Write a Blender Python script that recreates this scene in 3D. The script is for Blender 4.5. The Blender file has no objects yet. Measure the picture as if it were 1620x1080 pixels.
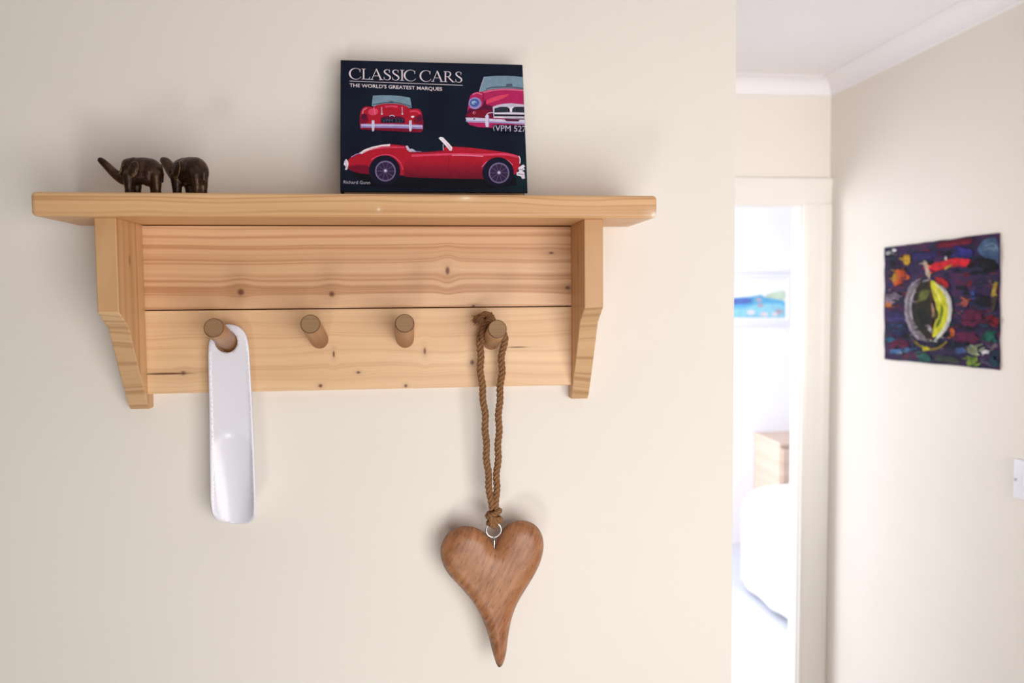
import bpy, bmesh, math, random
from mathutils import Vector, Matrix
from mathutils.geometry import delaunay_2d_cdt

random.seed(7)
scene = bpy.context.scene
C = scene.collection

# ------------------------------------------------------------------ camera
FPX = 1250.0
CAM = Vector((0, -0.9, 1.66))
yaw, pit, rol = math.atan(145/FPX), -math.atan(70/FPX), .0084
FW = Vector((math.sin(yaw)*math.cos(pit), math.cos(yaw)*math.cos(pit), math.sin(pit)))
R0 = Vector((math.cos(yaw), -math.sin(yaw), 0)); U0 = R0.cross(FW)
RT = R0*math.cos(rol) - U0*math.sin(rol); UP = R0*math.sin(rol) + U0*math.cos(rol)
cam = bpy.data.cameras.new('camera'); camo = bpy.data.objects.new('camera', cam); C.objects.link(camo)
m = Matrix((RT, UP, -FW)).transposed().to_4x4(); m.translation = CAM; camo.matrix_world = m
cam.sensor_width = 36; cam.lens = 36*FPX/1620; cam.clip_start = .01
cam.dof.use_dof = True; cam.dof.focus_distance = .84; cam.dof.aperture_fstop = 5.6
scene.camera = camo

def ray(x, y): return FW + RT*((x-810)/FPX) + UP*((540-y)/FPX)
def at(x, y, ax, v):                      # pixel -> point on the plane ax = v
    d = ray(x, y); i = 'xyz'.index(ax); return CAM + d*((v-CAM[i])/d[i])
def on_plane(x, y, p0, n):                # pixel -> point on any plane
    d = ray(x, y); return CAM + d*((p0-CAM).dot(n)/d.dot(n))

# ------------------------------------------------------------------ world, lights, exposure
w = bpy.data.worlds.new('world'); scene.world = w; w.use_nodes = True
bg = w.node_tree.nodes['Background']; bg.inputs[0].default_value = (.95, .95, 1, 1); bg.inputs[1].default_value = .04
vs = scene.view_settings
vs.view_transform = 'Standard'; vs.look = 'None'; vs.gamma = 1; vs.use_curve_mapping = False; vs.exposure = 0.25

def area(name, loc, target, size, size_y, power, col):
    l = bpy.data.lights.new(name, 'AREA'); l.shape = 'RECTANGLE'; l.size = size; l.size_y = size_y
    l.energy = power; l.color = col
    o = bpy.data.objects.new(name, l); C.objects.link(o); o.location = loc
    o.rotation_euler = (Vector(target)-Vector(loc)).to_track_quat('-Z', 'Y').to_euler(); return o
# added low area light, standing in for glow off a sunlit floor behind camera
area('added_low_key', (-.38, -1.75, .22), (.05, 0, 1.55), .42, .36, 6.0, (1, .95, .90))
# added soft fill behind and right of the camera, for the main wall's gradient
area('added_right_fill', (.48, -1.25, 1.32), (.3, 0, 1.5), .9, .9, 13, (1, .96, .93))
# added narrow fill aimed down the hall, lifts the far wall and ceiling
hl = area('added_hall_fill', (1.12, -.95, 1.45), (1.0, 1.65, 1.80), .45, .9, 2.9, (1, .965, .94)); hl.data.spread = math.radians(58)
# bedroom window (in the bedroom's unseen side wall) and its second pane
area('daylight_bedroom_window', (-.45, 3.0, 1.45), (1.6, 3.9, .9), 1.5, 1.3, 68, (.95, .97, 1))

# ------------------------------------------------------------------ node helpers
class NT:
    def __init__(s, name, rough=.5, spec=.5):
        s.m = bpy.data.materials.new(name); s.m.use_nodes = True; s.t = s.m.node_tree
        s.b = s.t.nodes['Principled BSDF']; s.b.inputs['Roughness'].default_value = rough
        s.b.inputs['Specular IOR Level'].default_value = spec
        s.tc = s.t.nodes.new('ShaderNodeTexCoord')
    def n(s, typ, ins=None, **kw):
        nd = s.t.nodes.new(typ)
        for k, v in kw.items(): setattr(nd, k, v)
        for k, v in (ins or {}).items():
            if hasattr(v, 'is_linked') or isinstance(v, bpy.types.NodeSocket): s.t.links.new(v, nd.inputs[k])
            else: nd.inputs[k].default_value = v
        return nd
    def link(s, a, b): s.t.links.new(a, b)
    def mth(s, op, a, b=None, c=None):
        ins = {0: a}
        if b is not None: ins[1] = b
        if c is not None: ins[2] = c
        return s.n('ShaderNodeMath', ins, operation=op).outputs[0]
    def noise(s, vec, scale=1, detail=2, rough=.5):
        return s.n('ShaderNodeTexNoise', {'Vector': vec, 'Scale': scale, 'Detail': detail, 'Roughness': rough}).outputs[0]
    def map(s, vec, scale=(1, 1, 1), loc=(0, 0, 0), rot=(0, 0, 0)):
        return s.n('ShaderNodeMapping', {'Vector': vec, 'Scale': scale, 'Location': loc, 'Rotation': rot}).outputs[0]
    def ramp(s, fac, stops, interp='LINEAR'):
        nd = s.n('ShaderNodeValToRGB', {0: fac}); cr = nd.color_ramp; cr.interpolation = interp
        while len(cr.elements) < len(stops): cr.elements.new(.5)
        for e, (p, c) in zip(cr.elements, stops):
            e.position = p; e.color = (*c, 1) if len(c) == 3 else c
        return nd.outputs[0]
    def mix(s, fac, a, b, mode='MIX'):
        nd = s.n('ShaderNodeMix', None, data_type='RGBA', blend_type=mode)
        for k, v in ((0, fac), (6, a), (7, b)):
            if isinstance(v, bpy.types.NodeSocket): s.link(v, nd.inputs[k])
            else: nd.inputs[k].default_value = v if k == 0 else ((*v, 1) if len(v) == 3 else v)
        return nd.outputs[2]
    def bump(s, h, strength=.2, dist=.001):
        bn = s.n('ShaderNodeBump', {'Height': h, 'Strength': strength, 'Distance': dist}); s.link(bn.outputs[0], s.b.inputs['Normal'])
    def color(s, c): s.link(c, s.b.inputs['Base Color'])

def lin(r, g, b):                        # sRGB 0-255 -> linear
    f = lambda v: v/255/12.92 if v/255 <= .04045 else ((v/255+.055)/1.055)**2.4
    return (f(r), f(g), f(b))

_plain = {}
def plain(name, rgb, rough=.5, spec=.5, var=.06, scale=60, metal=0, bump=0, bscale=400):
    if name in _plain: return _plain[name]
    t = NT(name, rough, spec); o = t.tc.outputs['Object']
    n = t.noise(o, scale, 3)
    a = tuple(max(0, c*(1-var)) for c in rgb); b = tuple(min(1, c*(1+var)) for c in rgb)
    t.color(t.ramp(n, [(.3, a), (.7, b)])); t.b.inputs['Metallic'].default_value = metal
    if bump: t.bump(t.noise(o, bscale, 2), bump, .0006)
    _plain[name] = t.m; return t.m

def plaster(name, rgb, spec=.3):
    t = NT(name, .75, spec); o = t.tc.outputs['Object']
    n = t.noise(o, 3, 3)
    c = t.ramp(n, [(.3, tuple(x*.985 for x in rgb)), (.7, tuple(min(1, x*1.01) for x in rgb))])
    s = t.noise(t.map(o, (6, 6, 18)), 3, 4, .65)           # faint scuffs
    c = t.mix(t.ramp(s, [(.70, (0, 0, 0)), (.80, (.10, .10, .10))]), c, tuple(x*.72 for x in rgb)); t.color(c)
    t.bump(t.noise(o, 220, 3), .10, .0006); return t.m

# pine board: grain runs along `ga`, rings stack along `va`
def pine(name, ga, va, light, dark, line=(.55, .27, .12), ring=95, wob=.006, fine=420, knots=(), soft=.5, offs=0, lines=.75, rough=.42):
    t = NT(name, rough, .4); o = t.tc.outputs['Object']
    sp = t.n('ShaderNodeSeparateXYZ', {0: o}); u = sp.outputs['XYZ'.index(ga)]; v = sp.outputs['XYZ'.index(va)]
    wv = 'XYZ'.replace(ga, '').replace(va, ''); wq = sp.outputs['XYZ'.index(wv)]
    uv = t.n('ShaderNodeCombineXYZ', {0: t.mth('MULTIPLY', u, 3.2), 1: t.mth('MULTIPLY', v, 9), 2: t.mth('ADD', t.mth('MULTIPLY', wq, 6), offs)}).outputs[0]
    n = t.noise(uv, 1.4, 2)
    vv = t.mth('ADD', v, t.mth('MULTIPLY', t.mth('SUBTRACT', n, .5), wob*4))
    masks = []
    for (u0, v0, ru, rv, k, col) in knots:
        du = t.mth('DIVIDE', t.mth('SUBTRACT', u, u0), ru); dv = t.mth('DIVIDE', t.mth('SUBTRACT', v, v0), rv)
        d2 = t.mth('ADD', t.mth('MULTIPLY', du, du), t.mth('MULTIPLY', dv, dv))
        if k > 0:
            e = t.mth('EXPONENT', t.mth('MULTIPLY', d2, -.06))
            vv = t.mth('SUBTRACT', vv, t.mth('MULTIPLY', t.mth('MULTIPLY', t.mth('SUBTRACT', v, v0), e), k))
        masks.append((t.mth('EXPONENT', t.mth('MULTIPLY', t.mth('MULTIPLY', d2, d2), -1.0)), t.mth('EXPONENT', t.mth('MULTIPLY', d2, -.16)), col))
    # ring spacing varies: a stretched 1-D noise over the ring coordinate
    rv_ = t.n('ShaderNodeCombineXYZ', {0: t.mth('MULTIPLY', u, .5), 1: t.mth('MULTIPLY', vv, ring), 2: offs*1.7}).outputs[0]
    r1 = t.noise(rv_, 1.0, 1.5, .45)
    fv = t.n('ShaderNodeCombineXYZ', {0: t.mth('MULTIPLY', u, 1.5), 1: t.mth('MULTIPLY', vv, fine), 2: offs*3.1}).outputs[0]
    r2 = t.noise(fv, 1.0, 2, .5)
    broad = t.noise(t.n('ShaderNodeCombineXYZ', {0: t.mth('MULTIPLY', u, 2.2), 1: t.mth('MULTIPLY', vv, 22), 2: offs+4}).outputs[0], 1, 2)
    base = t.ramp(broad, [(.3, dark), (.68, light)])
    base = t.mix(t.ramp(r2, [(.35, (0, 0, 0)), (.75, (.32*soft*2, .32*soft*2, .32*soft*2))]), base, tuple(c*.80 for c in dark))
    base = t.mix(t.mth('MULTIPLY', t.ramp(r1, [(.50, (0, 0, 0)), (.63, (1, 1, 1)), (.66, (.25, .25, .25)), (.72, (0, 0, 0))]), lines), base, line)
    for core, halo, col in masks:
        base = t.mix(t.mth('MULTIPLY', halo, .35), base, tuple(c*.62 for c in dark) if col is None else col)
        base = t.mix(t.mth('MULTIPLY', core, .92), base, (.15, .05, .024) if col is None else col)
    t.color(base); t.bump(r2, .08, .0004); return t.m

# ------------------------------------------------------------------ mesh helpers
def tag(o, label=None, cat=None, group=None, kind=None):
    for k, v in (('label', label), ('category', cat), ('group', group), ('kind', kind)):
        if v: o[k] = v
    return o
def empty(name, loc, label, cat, group=None):
    o = bpy.data.objects.new(name, None); C.objects.link(o); o.location = loc; o.empty_display_size = .02
    return tag(o, label, cat, group)
def world_loc(o):
    p = Vector((0, 0, 0))
    while o: p += o.location; o = o.parent
    return p
def mk(name, verts, faces, mats, parent=None, smooth=False, fmat=None, local=False, bevel=0, label=None):
    off = Vector((0, 0, 0)) if (local or parent is None) else world_loc(parent)
    me = bpy.data.meshes.new(name); me.from_pydata([tuple(Vector(v)-off) for v in verts], [], faces)
    for mm in (mats if isinstance(mats, (list, tuple)) else [mats]): me.materials.append(mm)
    if fmat: me.polygons.foreach_set('material_index', fmat)
    if smooth: me.polygons.foreach_set('use_smooth', [True]*len(me.polygons))
    me.update(); o = bpy.data.objects.new(name, me); C.objects.link(o)
    if parent: o.parent = parent
    if bevel:
        b = o.modifiers.new('bevel', 'BEVEL'); b.width = bevel; b.segments = 3; b.limit_method = 'ANGLE'
    if label: o['label'] = label
    return o
class G:                                   # geometry collector
    def __init__(s): s.v = []; s.f = []; s.m = []
    def add(s, v, f, mi=0):
        o = len(s.v); s.v += [Vector(p) for p in v]; s.f += [[i+o for i in q] for q in f]; s.m += [mi]*len(f); return s
    def box(s, a, b, mi=0):
        (x0, y0, z0), (x1, y1, z1) = a, b
        return s.add([(x0, y0, z0), (x1, y0, z0), (x1, y1, z0), (x0, y1, z0), (x0, y0, z1), (x1, y0, z1), (x1, y1, z1), (x0, y1, z1)],
                     [(0, 3, 2, 1), (4, 5, 6, 7), (0, 1, 5, 4), (1, 2, 6, 5), (2, 3, 7, 6), (3, 0, 4, 7)], mi)
    def prism(s, pts, ext, mi=0):           # pts: 3-D loop, extruded by vector ext
        n = len(pts); e = Vector(ext); p = [Vector(q) for q in pts]
        return s.add(p+[q+e for q in p], [list(range(n))[::-1], list(range(n, 2*n))]+[(i, (i+1) % n, n+(i+1) % n, n+i) for i in range(n)], mi)
    def tube(s, path, rad, seg=8, mi=0, cap=True):
        path = [Vector(p) for p in path]; n = len(path); rs = rad if isinstance(rad, (list, tuple)) else [rad]*n
        ref = Vector((0, 1, 0)); vs_ = []
        t0 = (path[1]-path[0]).normalized()
        if abs(t0.dot(ref)) > .9: ref = Vector((1, 0, 0))
        a = (ref-t0*ref.dot(t0)).normalized()
        for i, p in enumerate(path):
            t = (path[min(i+1, n-1)]-path[max(i-1, 0)]).normalized(); a = (a-t*a.dot(t)).normalized(); b = t.cross(a)
            for k in range(seg):
                an = 2*math.pi*k/seg; vs_.append(p+(a*math.cos(an)+b*math.sin(an))*rs[i])
        fs = [(i*seg+k, i*seg+(k+1) % seg, (i+1)*seg+(k+1) % seg, (i+1)*seg+k) for i in range(n-1) for k in range(seg)]
        if cap: fs += [list(range(seg))[::-1], list(range((n-1)*seg, n*seg))]
        return s.add(vs_, fs, mi)
    def ball(s, c, r, seg=16, rings=10, mi=0, rot=None):
        r = Vector(r) if not isinstance(r, (int, float)) else Vector((r, r, r)); vs_ = []; c = Vector(c)
        for i in range(rings+1):
            th = math.pi*i/rings
            if i in (0, rings): q = [(0, 0, math.cos(th))]
            else: q = [(math.sin(th)*math.cos(2*math.pi*k/seg), math.sin(th)*math.sin(2*math.pi*k/seg), math.cos(th)) for k in range(seg)]
            for p in q:
                p = Vector((p[0]*r.x, p[1]*r.y, p[2]*r.z))
                if rot: p = rot @ p
                vs_.append(c+p)
        fs = [(0, 1+k, 1+(k+1) % seg) for k in range(seg)]
        for i in range(rings-2):
            b = 1+i*seg; fs += [(b+k, b+seg+k, b+seg+(k+1) % seg, b+(k+1) % seg) for k in range(seg)]
        l = len(vs_)-1; b = 1+(rings-2)*seg; fs += [(b+k, l, b+(k+1) % seg) for k in range(seg)]
        return s.add(vs_, fs, mi)
    def build(s, name, mats, parent=None, **kw): return mk(name, s.v, s.f, mats, parent, fmat=s.m, **kw)
def box(name, a, b, mat, parent=None, **kw): return G().box(a, b).build(name, mat, parent, **kw)
def struct(o): o['kind'] = 'structure'; return o
def crom(pts, n=8, closed=False):           # Catmull-Rom through points of any dimension
    pts = [Vector(p) for p in pts]; L = len(pts); out = []
    for i in range(L if closed else L-1):
        g = (lambda k: pts[k % L]) if closed else (lambda k: pts[min(max(k, 0), L-1)])
        a, b, c, d = g(i-1), g(i), g(i+1), g(i+2)
        for j in range(n):
            t = j/n; out.append(.5*((2*b)+(c-a)*t+(2*a-5*b+4*c-d)*t*t+(3*b-a-3*c+d)*t**3))
    if not closed: out.append(pts[-1])
    return out
def inside(p, poly):
    r = False; n = len(poly)
    for i in range(n):
        a, b = poly[i], poly[i-1]
        if (a[1] > p[1]) != (b[1] > p[1]) and p[0] < (b[0]-a[0])*(p[1]-a[1])/(b[1]-a[1])+a[0]: r = not r
    return r
def bdist(p, poly):
    p = Vector(p[:2]); d = 1e9
    for i in range(len(poly)):
        a = Vector(poly[i-1][:2]); b = Vector(poly[i][:2]); ab = b-a
        t = max(0, min(1, (p-a).dot(ab)/max(ab.length_squared, 1e-18))); d = min(d, (p-a-ab*t).length)
    return d
def fill2d(loops, step):                    # constrained Delaunay over outline (+ holes) with an inner grid
    pts = []; edges = []
    for lp in loops:
        o = len(pts); pts += [Vector(p[:2]) for p in lp]; edges += [(o+i, o+(i+1) % len(lp)) for i in range(len(lp))]
    xs = [p[0] for p in loops[0]]; ys = [p[1] for p in loops[0]]; y = min(ys); r = 0
    while y < max(ys):
        x = min(xs)+(step/2 if r % 2 else 0)
        while x < max(xs):
            if inside((x, y), loops[0]) and not any(inside((x, y), h) for h in loops[1:]) and min(bdist((x, y), l) for l in loops) > step*.5:
                pts.append(Vector((x, y)))
            x += step
        y += step*.87; r += 1
    v, e, f, *_ = delaunay_2d_cdt(pts, edges, [], 0, 1e-7)
    out = []
    for q in f:
        c = sum((v[i] for i in q), Vector((0, 0)))/len(q)
        if inside(c, loops[0]) and not any(inside(c, h) for h in loops[1:]): out.append(list(q))
    return v, out

# ------------------------------------------------------------------ setting
CREAM = (.835, .785, .728)
M_wall = plaster('cream_plaster', CREAM)
M_ceil = plaster('white_ceiling_paint', (.90, .875, .90))
M_gloss = plain('white_gloss_paint', (.84, .81, .77), .35, .4, .015, 8)
M_bwall = plaster('white_bedroom_paint', (.86, .86, .90))
M_carpet = plain('pale_grey_carpet', (.60, .62, .70), .95, .1, .05, 300, bump=.3, bscale=900)
M_lam = plain('pale_floor', (.62, .56, .48), .6, .3, .06, 20)
XC = .3696; YD = 1.65; XR = 1.381; ZC = 2.375; YB = 4.106; TH = .05

struct(box('wall_main', (-1.9, 0, 0), (XC, YD, ZC), M_wall))
struct(box('wall_right', (XR, -.5, 0), (XR+.12, YD, ZC), M_wall))
OXL, OXR, OZ = .50, 1.2835, 1.962          # door opening
CXL, CZ = .41, 2.049
g = G(); g.box((XC, YD, OZ+.0), (XR+.12, YD+TH, ZC)); g.box((XC, YD, 0), (OXL, YD+TH, OZ)); g.box((OXR, YD, 0), (XR+.12, YD+TH, OZ))
struct(g.build('wall_far', M_wall))
struct(box('floor', (-1.9, -2.6, -.05), (XR+.12, YD+TH, 0), M_lam))
struct(box('ceiling', (-1.9, -2.6, ZC), (XR+.12, YD+TH, ZC+.05), M_ceil))
# coving: concave quarter between wall and ceiling
cp = [(0, -.052), (.006, -.050)]+[(.006+.047*(1-math.cos(t)), -.050+.047*math.sin(t)) for t in [math.pi/2*i/8 for i in range(1, 9)]]+[(.058, -.003), (.058, 0), (0, 0)]
G().prism([(XR-a, -.5, ZC+b) for a, b in cp], (0, YD+.5, 0)).build('trim_1', M_ceil); struct(C.objects['trim_1'])
G().prism([(XC, YD-a, ZC+b) for a, b in cp], (XR-XC, 0, 0)).build('trim_2', M_ceil); struct(C.objects['trim_2'])
# door casing with a stepped architrave profile, and the lining
ap = [(0, 0), (0, -.013), (.012, -.017), (.055, -.017), (.065, -.022), (.085, -.022), (.0875, -.018), (.0875, 0)]
def casing(name, axis):
    g = G()
    if axis == 'R':
        g.prism([(OXR+a*1.112, YD+b, 0) for a, b in ap], (0, 0, OZ))
    if axis == 'L': g.prism([(OXL-a, YD+b, 0) for a, b in ap], (0, 0, OZ))
    if axis == 'T': g.prism([(OXL-.0875, YD+b, OZ+a) for a, b in ap], (XR-OXL+.0865, 0, 0))
    return struct(g.build(name, M_gloss))
casing('trim_3', 'R'); casing('trim_4', 'L'); casing('trim_5', 'T')
g = G(); g.box((OXR-.004, YD+.002, 0), (OXR, YD+TH+.012, OZ)); g.box((OXL, YD+.002, 0), (OXL+.004, YD+TH+.012, OZ)); g.box((OXL+.004, YD+.002, OZ-.004), (OXR-.004, YD+TH+.012, OZ))
struct(g.build('trim_6', M_gloss))
# bedroom shell
struct(box('wall_bedroom_back', (-.6, YB, 0), (3.4, YB+.1, ZC), M_bwall))
struct(box('wall_bedroom_right', (3.3, YD+TH, 0), (3.4, YB, ZC), M_bwall))
g = G(); g.box((-.7, YD, 0), (-.6, 2.2, ZC)); g.box((-.7, 3.8, 0), (-.6, YB, ZC)); g.box((-.7, 2.2, 0), (-.6, 3.8, .75)); g.box((-.7, 2.2, 2.15), (-.6, 3.8, ZC))
struct(g.build('wall_bedroom_left', M_bwall))
g = G(); g.box((-.6, YD, 0), (XC, YD+TH, ZC)); g.box((XR+.12, YD, 0), (3.4, YD+TH, ZC)); struct(g.build('wall_bedroom_front', M_bwall))
struct(box('floor_bedroom', (-.7, YD+TH, -.05), (3.4, YB, 0), M_carpet))
struct(box('ceiling_bedroom', (-.7, YD+TH, ZC), (3.4, YB+.1, ZC+.05), M_ceil))
g = G()
for z0, z1, y0, y1 in ((.75, .80, 2.2, 3.8), (2.10, 2.15, 2.2, 3.8), (.8, 2.1, 2.2, 2.25), (.8, 2.1, 3.75, 3.8), (.8, 2.1, 2.975, 3.025)): g.box((-.69, y0, z0), (-.63, y1, z1))
struct(g.build('window_1', M_gloss))

# ------------------------------------------------------------------ pine coat shelf
SL, SR, SZ0, SZ1, SD = -.362, .2437, 1.740, 1.763, .105
PL, PR, PZ, PJ, PF = -.2915, .1705, 1.5597, 1.6492, -.018
BASE = Vector((-.06, 0, 1.543))
rack = empty('coat_rack_shelf', BASE, 'pine wall shelf with two side brackets and a row of four round coat pegs', 'coat rack')
def L(x, z): return x-BASE.x, z-BASE.z
def kn(px, py, ru, rv, k=.5, col=None):
    p = at(px, py, 'y', PF); return (p.x-BASE.x, p.z-BASE.z, ru, rv, k, col)
PINE_L, PINE_D = (.80, .52, .31), (.69, .41, .225)
M_board = pine('pine_shelf_board', 'X', 'Z', (.76, .475, .24), (.61, .34, .16), (.45, .21, .085), 120, .004, 500, offs=2.3, lines=.65,
               knots=[(at(737, 313, 'y', -SD).x-BASE.x, at(737, 313, 'y', -SD).z-BASE.z, .004, .0012, 0, (.85, .70, .52)),
                      (at(599, 331, 'y', -SD).x-BASE.x, at(599, 331, 'y', -SD).z-BASE.z, .001, .001, 0, (.85, .70, .52)),
                      (at(1036, 340, 'y', -SD).x-BASE.x, at(1036, 340, 'y', -SD).z-BASE.z, .0035, .0028, 0, (.86, .76, .66))])
M_pk1 = pine('pine_upper_plank', 'X', 'Z', PINE_L, PINE_D, (.48, .22, .10), 125, .0022, 620, offs=5.1, lines=.8,
             knots=[kn(381, 462, .0035, .0035), kn(525, 465, .003, .003), kn(708, 428, .0024, .0045, .55), kn(749, 484, .002, .0014), kn(898, 455, .003, .002, .3), kn(872, 400, .003, .0015, .3)])
M_pk2 = pine('pine_lower_plank', 'X', 'Z', (.86, .60, .355), (.76, .485, .27), (.58, .31, .15), 150, .006, 640, offs=9.4, lines=.38,
             knots=[kn(290, 590, .0025, .0022), kn(262, 591, .026, .0012, 0), kn(528, 560, .0012, .0035), kn(672, 555, .0014, .0038), kn(567, 589, .0022, .0014),
                    kn(507, 610, .0022, .002), kn(642, 610, .0018, .0018), kn(747, 573, .0022, .0028), kn(818, 549, .011, .0007, 0)])
M_brk = pine('pine_bracket', 'Z', 'Y', (.72, .47, .245), (.60, .345, .165), (.47, .22, .09), 85, .004, 520, offs=1.2, lines=.6,
             knots=[(at(205, 412, 'x', -.2912).z-BASE.z, at(205, 412, 'x', -.2912).y, .0055, .0012, .6, None)])
M_end = pine('pine_end_grain', 'X', 'Z', (.70, .46, .25), (.56, .34, .17), (.38, .19, .085), 130, .012, 600, offs=3.3, lines=.7, rough=.6)
M_peg = pine('beech_peg', 'Y', 'X', (.50, .265, .125), (.40, .20, .088), (.30, .13, .055), 160, .003, 900, offs=6, lines=.35)
M_pegrim = plain('worn_peg_rim', (.17, .085, .04), .6, .3, .2, 300)
M_pegend = pine('beech_peg_end_grain', 'X', 'Z', (.37, .225, .115), (.29, .165, .08), (.18, .09, .04), 900, .001, 2200, offs=2, lines=.5, rough=.6)

box('shelf_board', (SL, -SD, SZ0), (SR, 0, SZ1), M_board, rack, bevel=.004)
box('plank', (PL, PF, PJ+.0006), (PR, -.0005, SZ0-.0012), M_pk1, rack, bevel=.0006)
box('plank', (PL, PF, PZ), (PR, -.0005, PJ-.0006), M_pk2, rack, bevel=.0006)
box('backing', (PL+.002, -.010, PZ+.004), (PR-.002, -.0002, SZ0), plain('shadow_gap_wood', (.12, .06, .03), .8), rack)
prof = [(-.0905, SZ0+.0003), (-.0905, 1.6485), (-.0665, 1.6325), (-.0520, 1.607), (-.0370, 1.580), (-.019, 1.5495), (-.0125, 1.543), (0, 1.543), (0, SZ0+.0003)]
for x0, x1 in ((-.3115, -.2912), (.1702, .1902)):
    g = G(); n = len(prof)
    g.prism([(x0, y, z) for y, z in prof], (x1-x0, 0, 0))
    for i, q in enumerate(g.f):
        c = sum((g.v[k] for k in q), Vector())/len(q)
        if len(q) == 4 and c.z < 1.649 and c.y < -.005 and c.z > 1.5435: g.m[i] = 1
    g.build('bracket', [M_brk, M_end], rack, bevel=.0012)
def peg(bx, bz, tx, tz, y1=-.0905, r=.0098):
    b = Vector((bx, -.012, bz)); t = Vector((tx, y1, tz)); ax = (t-b).normalized(); a = Vector((1, 0, 0)); a = (a-ax*a.dot(ax)).normalized(); bb = ax.cross(a)
    seg = 28; g = G(); Ln = (t-b).length; vs_ = []
    for s_, rr in ((0, r), (Ln-.0012, r), (Ln-.0003, r*.965), (Ln, r*.90)):
        vs_ += [b+ax*s_+(a*math.cos(k*2*math.pi/seg)+bb*math.sin(k*2*math.pi/seg))*rr for k in range(seg)]
    fs = [(i*seg+k, i*seg+(k+1) % seg, (i+1)*seg+(k+1) % seg, (i+1)*seg+k) for i in range(3) for k in range(seg)]+[list(range(seg))[::-1], list(range(3*seg, 4*seg))]
    g.add(vs_, fs); g.m[-1] = 1
    for i in range(seg, 3*seg): g.m[i] = 2
    if sum((g.v[k] for k in g.f[-1]), Vector()).y > -.05: g.m[-1] = 0; g.m[-2] = 1
    o = g.build('peg', [M_peg, M_pegend, M_pegrim], rack); o.data.polygons.foreach_set('use_smooth', [len(q) == 4 for q in g.f]); return o
PEGS = []
for (bx, by, tx, ty) in ((362, 545, 339, 518), (505, 539, 491, 512), (640, 538, 641, 511), (777, 541, 787, 520)):
    B = at(bx, by, 'y', PF); T = at(tx, ty, 'y', -.0905); x = (B.x+T.x)/2
    PEGS.append((x+(B.x-T.x)*.3, B.z, x-(B.x-T.x)*.3, T.z)); peg(*PEGS[-1])
def peg_z(i, y): bx, bz, tx, tz = PEGS[i]; return bz+(tz-bz)*(y+.012)/(-.0905+.012)

# ------------------------------------------------------------------ shoe horn
HY = -.031
hp = [(363, 513), (349, 516), (337, 527), (331, 545), (330.5, 575), (332, 640), (333, 700), (334.5, 760), (336, 795), (340, 815), (352, 826), (372, 830), (392, 827), (404, 816), (407, 797), (404, 740), (401, 680), (398, 620), (395, 565), (393, 543), (388, 527), (378, 517)]
hz = [at(x, y, 'y', HY) for x, y in hp]
hzc = peg_z(0, HY)+.0098-.0116+.0006; hxc = PEGS[0][0]
out2 = [(p.x, p.z) for p in crom([(q.x, q.z, 0) for q in hz], 6, True)]
out2 = [(p.x, p.y) for p in crom([(q.x, q.z, 0) for q in hz], 6, True)]
hole = [(hxc+.0116*math.cos(2*math.pi*i/36), hzc+.0116*math.sin(2*math.pi*i/36)) for i in range(36)]
v2, f2 = fill2d([out2, hole], .0026)
HZ0, HZ1 = min(p[1] for p in out2), max(p[1] for p in out2)
def horn_y(x, z):
    xc = -.2025; d = abs(x-xc)/.0222
    arc = at(372, 678, 'y', HY).z-.010*d*d                        # rounded start of the scoop
    t = max(0, min(1, (arc-z)/.012)); t = t*t*(3-2*t)
    low = max(0, min(1, (arc-z)/(arc-HZ0)))
    rim = max(0, (d-.86)/.14)**2*.0016
    return HY - rim - .0012*d*d + t*(.0016+.0030*low)*(1-d*d*1.3) - .004*low*low*d*d
sh = mk('shoe_horn', [(p.x, horn_y(p.x, p.y), p.y) for p in v2], f2, plain('white_plastic', (.82, .82, .90), .22, .5, .01, 5), smooth=True)
so = sh.modifiers.new('thickness', 'SOLIDIFY'); so.thickness = .0022; so.offset = 0
tag(sh, 'white glossy plastic shoe horn hanging by its hole from a peg', 'shoe horn')

# ------------------------------------------------------------------ hanging heart on a rope
RY = -.0335
hb = at(790, 1055, 'y', RY)
heart = empty('hanging_heart', hb, 'carved brown wooden heart hanging from a peg on a twisted rope loop', 'ornament')
hpix = [(783, 866), (776, 852), (762, 839), (745, 832.5), (727, 833), (710, 842), (699.5, 858), (697, 876), (702, 895), (713, 912), (730, 930), (748, 952), (762, 977), (772, 1003), (779, 1030), (785, 1049), (790, 1055), (796, 1049), (801, 1030), (804, 1005), (809, 980), (818, 955), (832, 931), (846, 908), (856, 885), (860, 862), (856, 843), (845, 829), (828, 823), (811, 825.5), (797, 835), (787.5, 850)]
hq = [at(x, y, 'y', RY) for x, y in hpix]
ol = crom([(q.x, q.z, 0) for q in hq], 5, True); ol2 = [(p.x, p.y) for p in ol]
v2, f2 = fill2d([ol2], .0027)
nO = len(ol2); T_, R_ = .0125, .017
def hh(p):
    d = bdist((p.x, p.y), ol2); 
    if d < 1e-5: return 0
    k = min(d/R_, 1); return T_*(.86*math.sqrt(max(0, 1-(1-k)**2.0))+.14*min(d/.026, 1))
hs = [hh(p) for p in v2]
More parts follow.
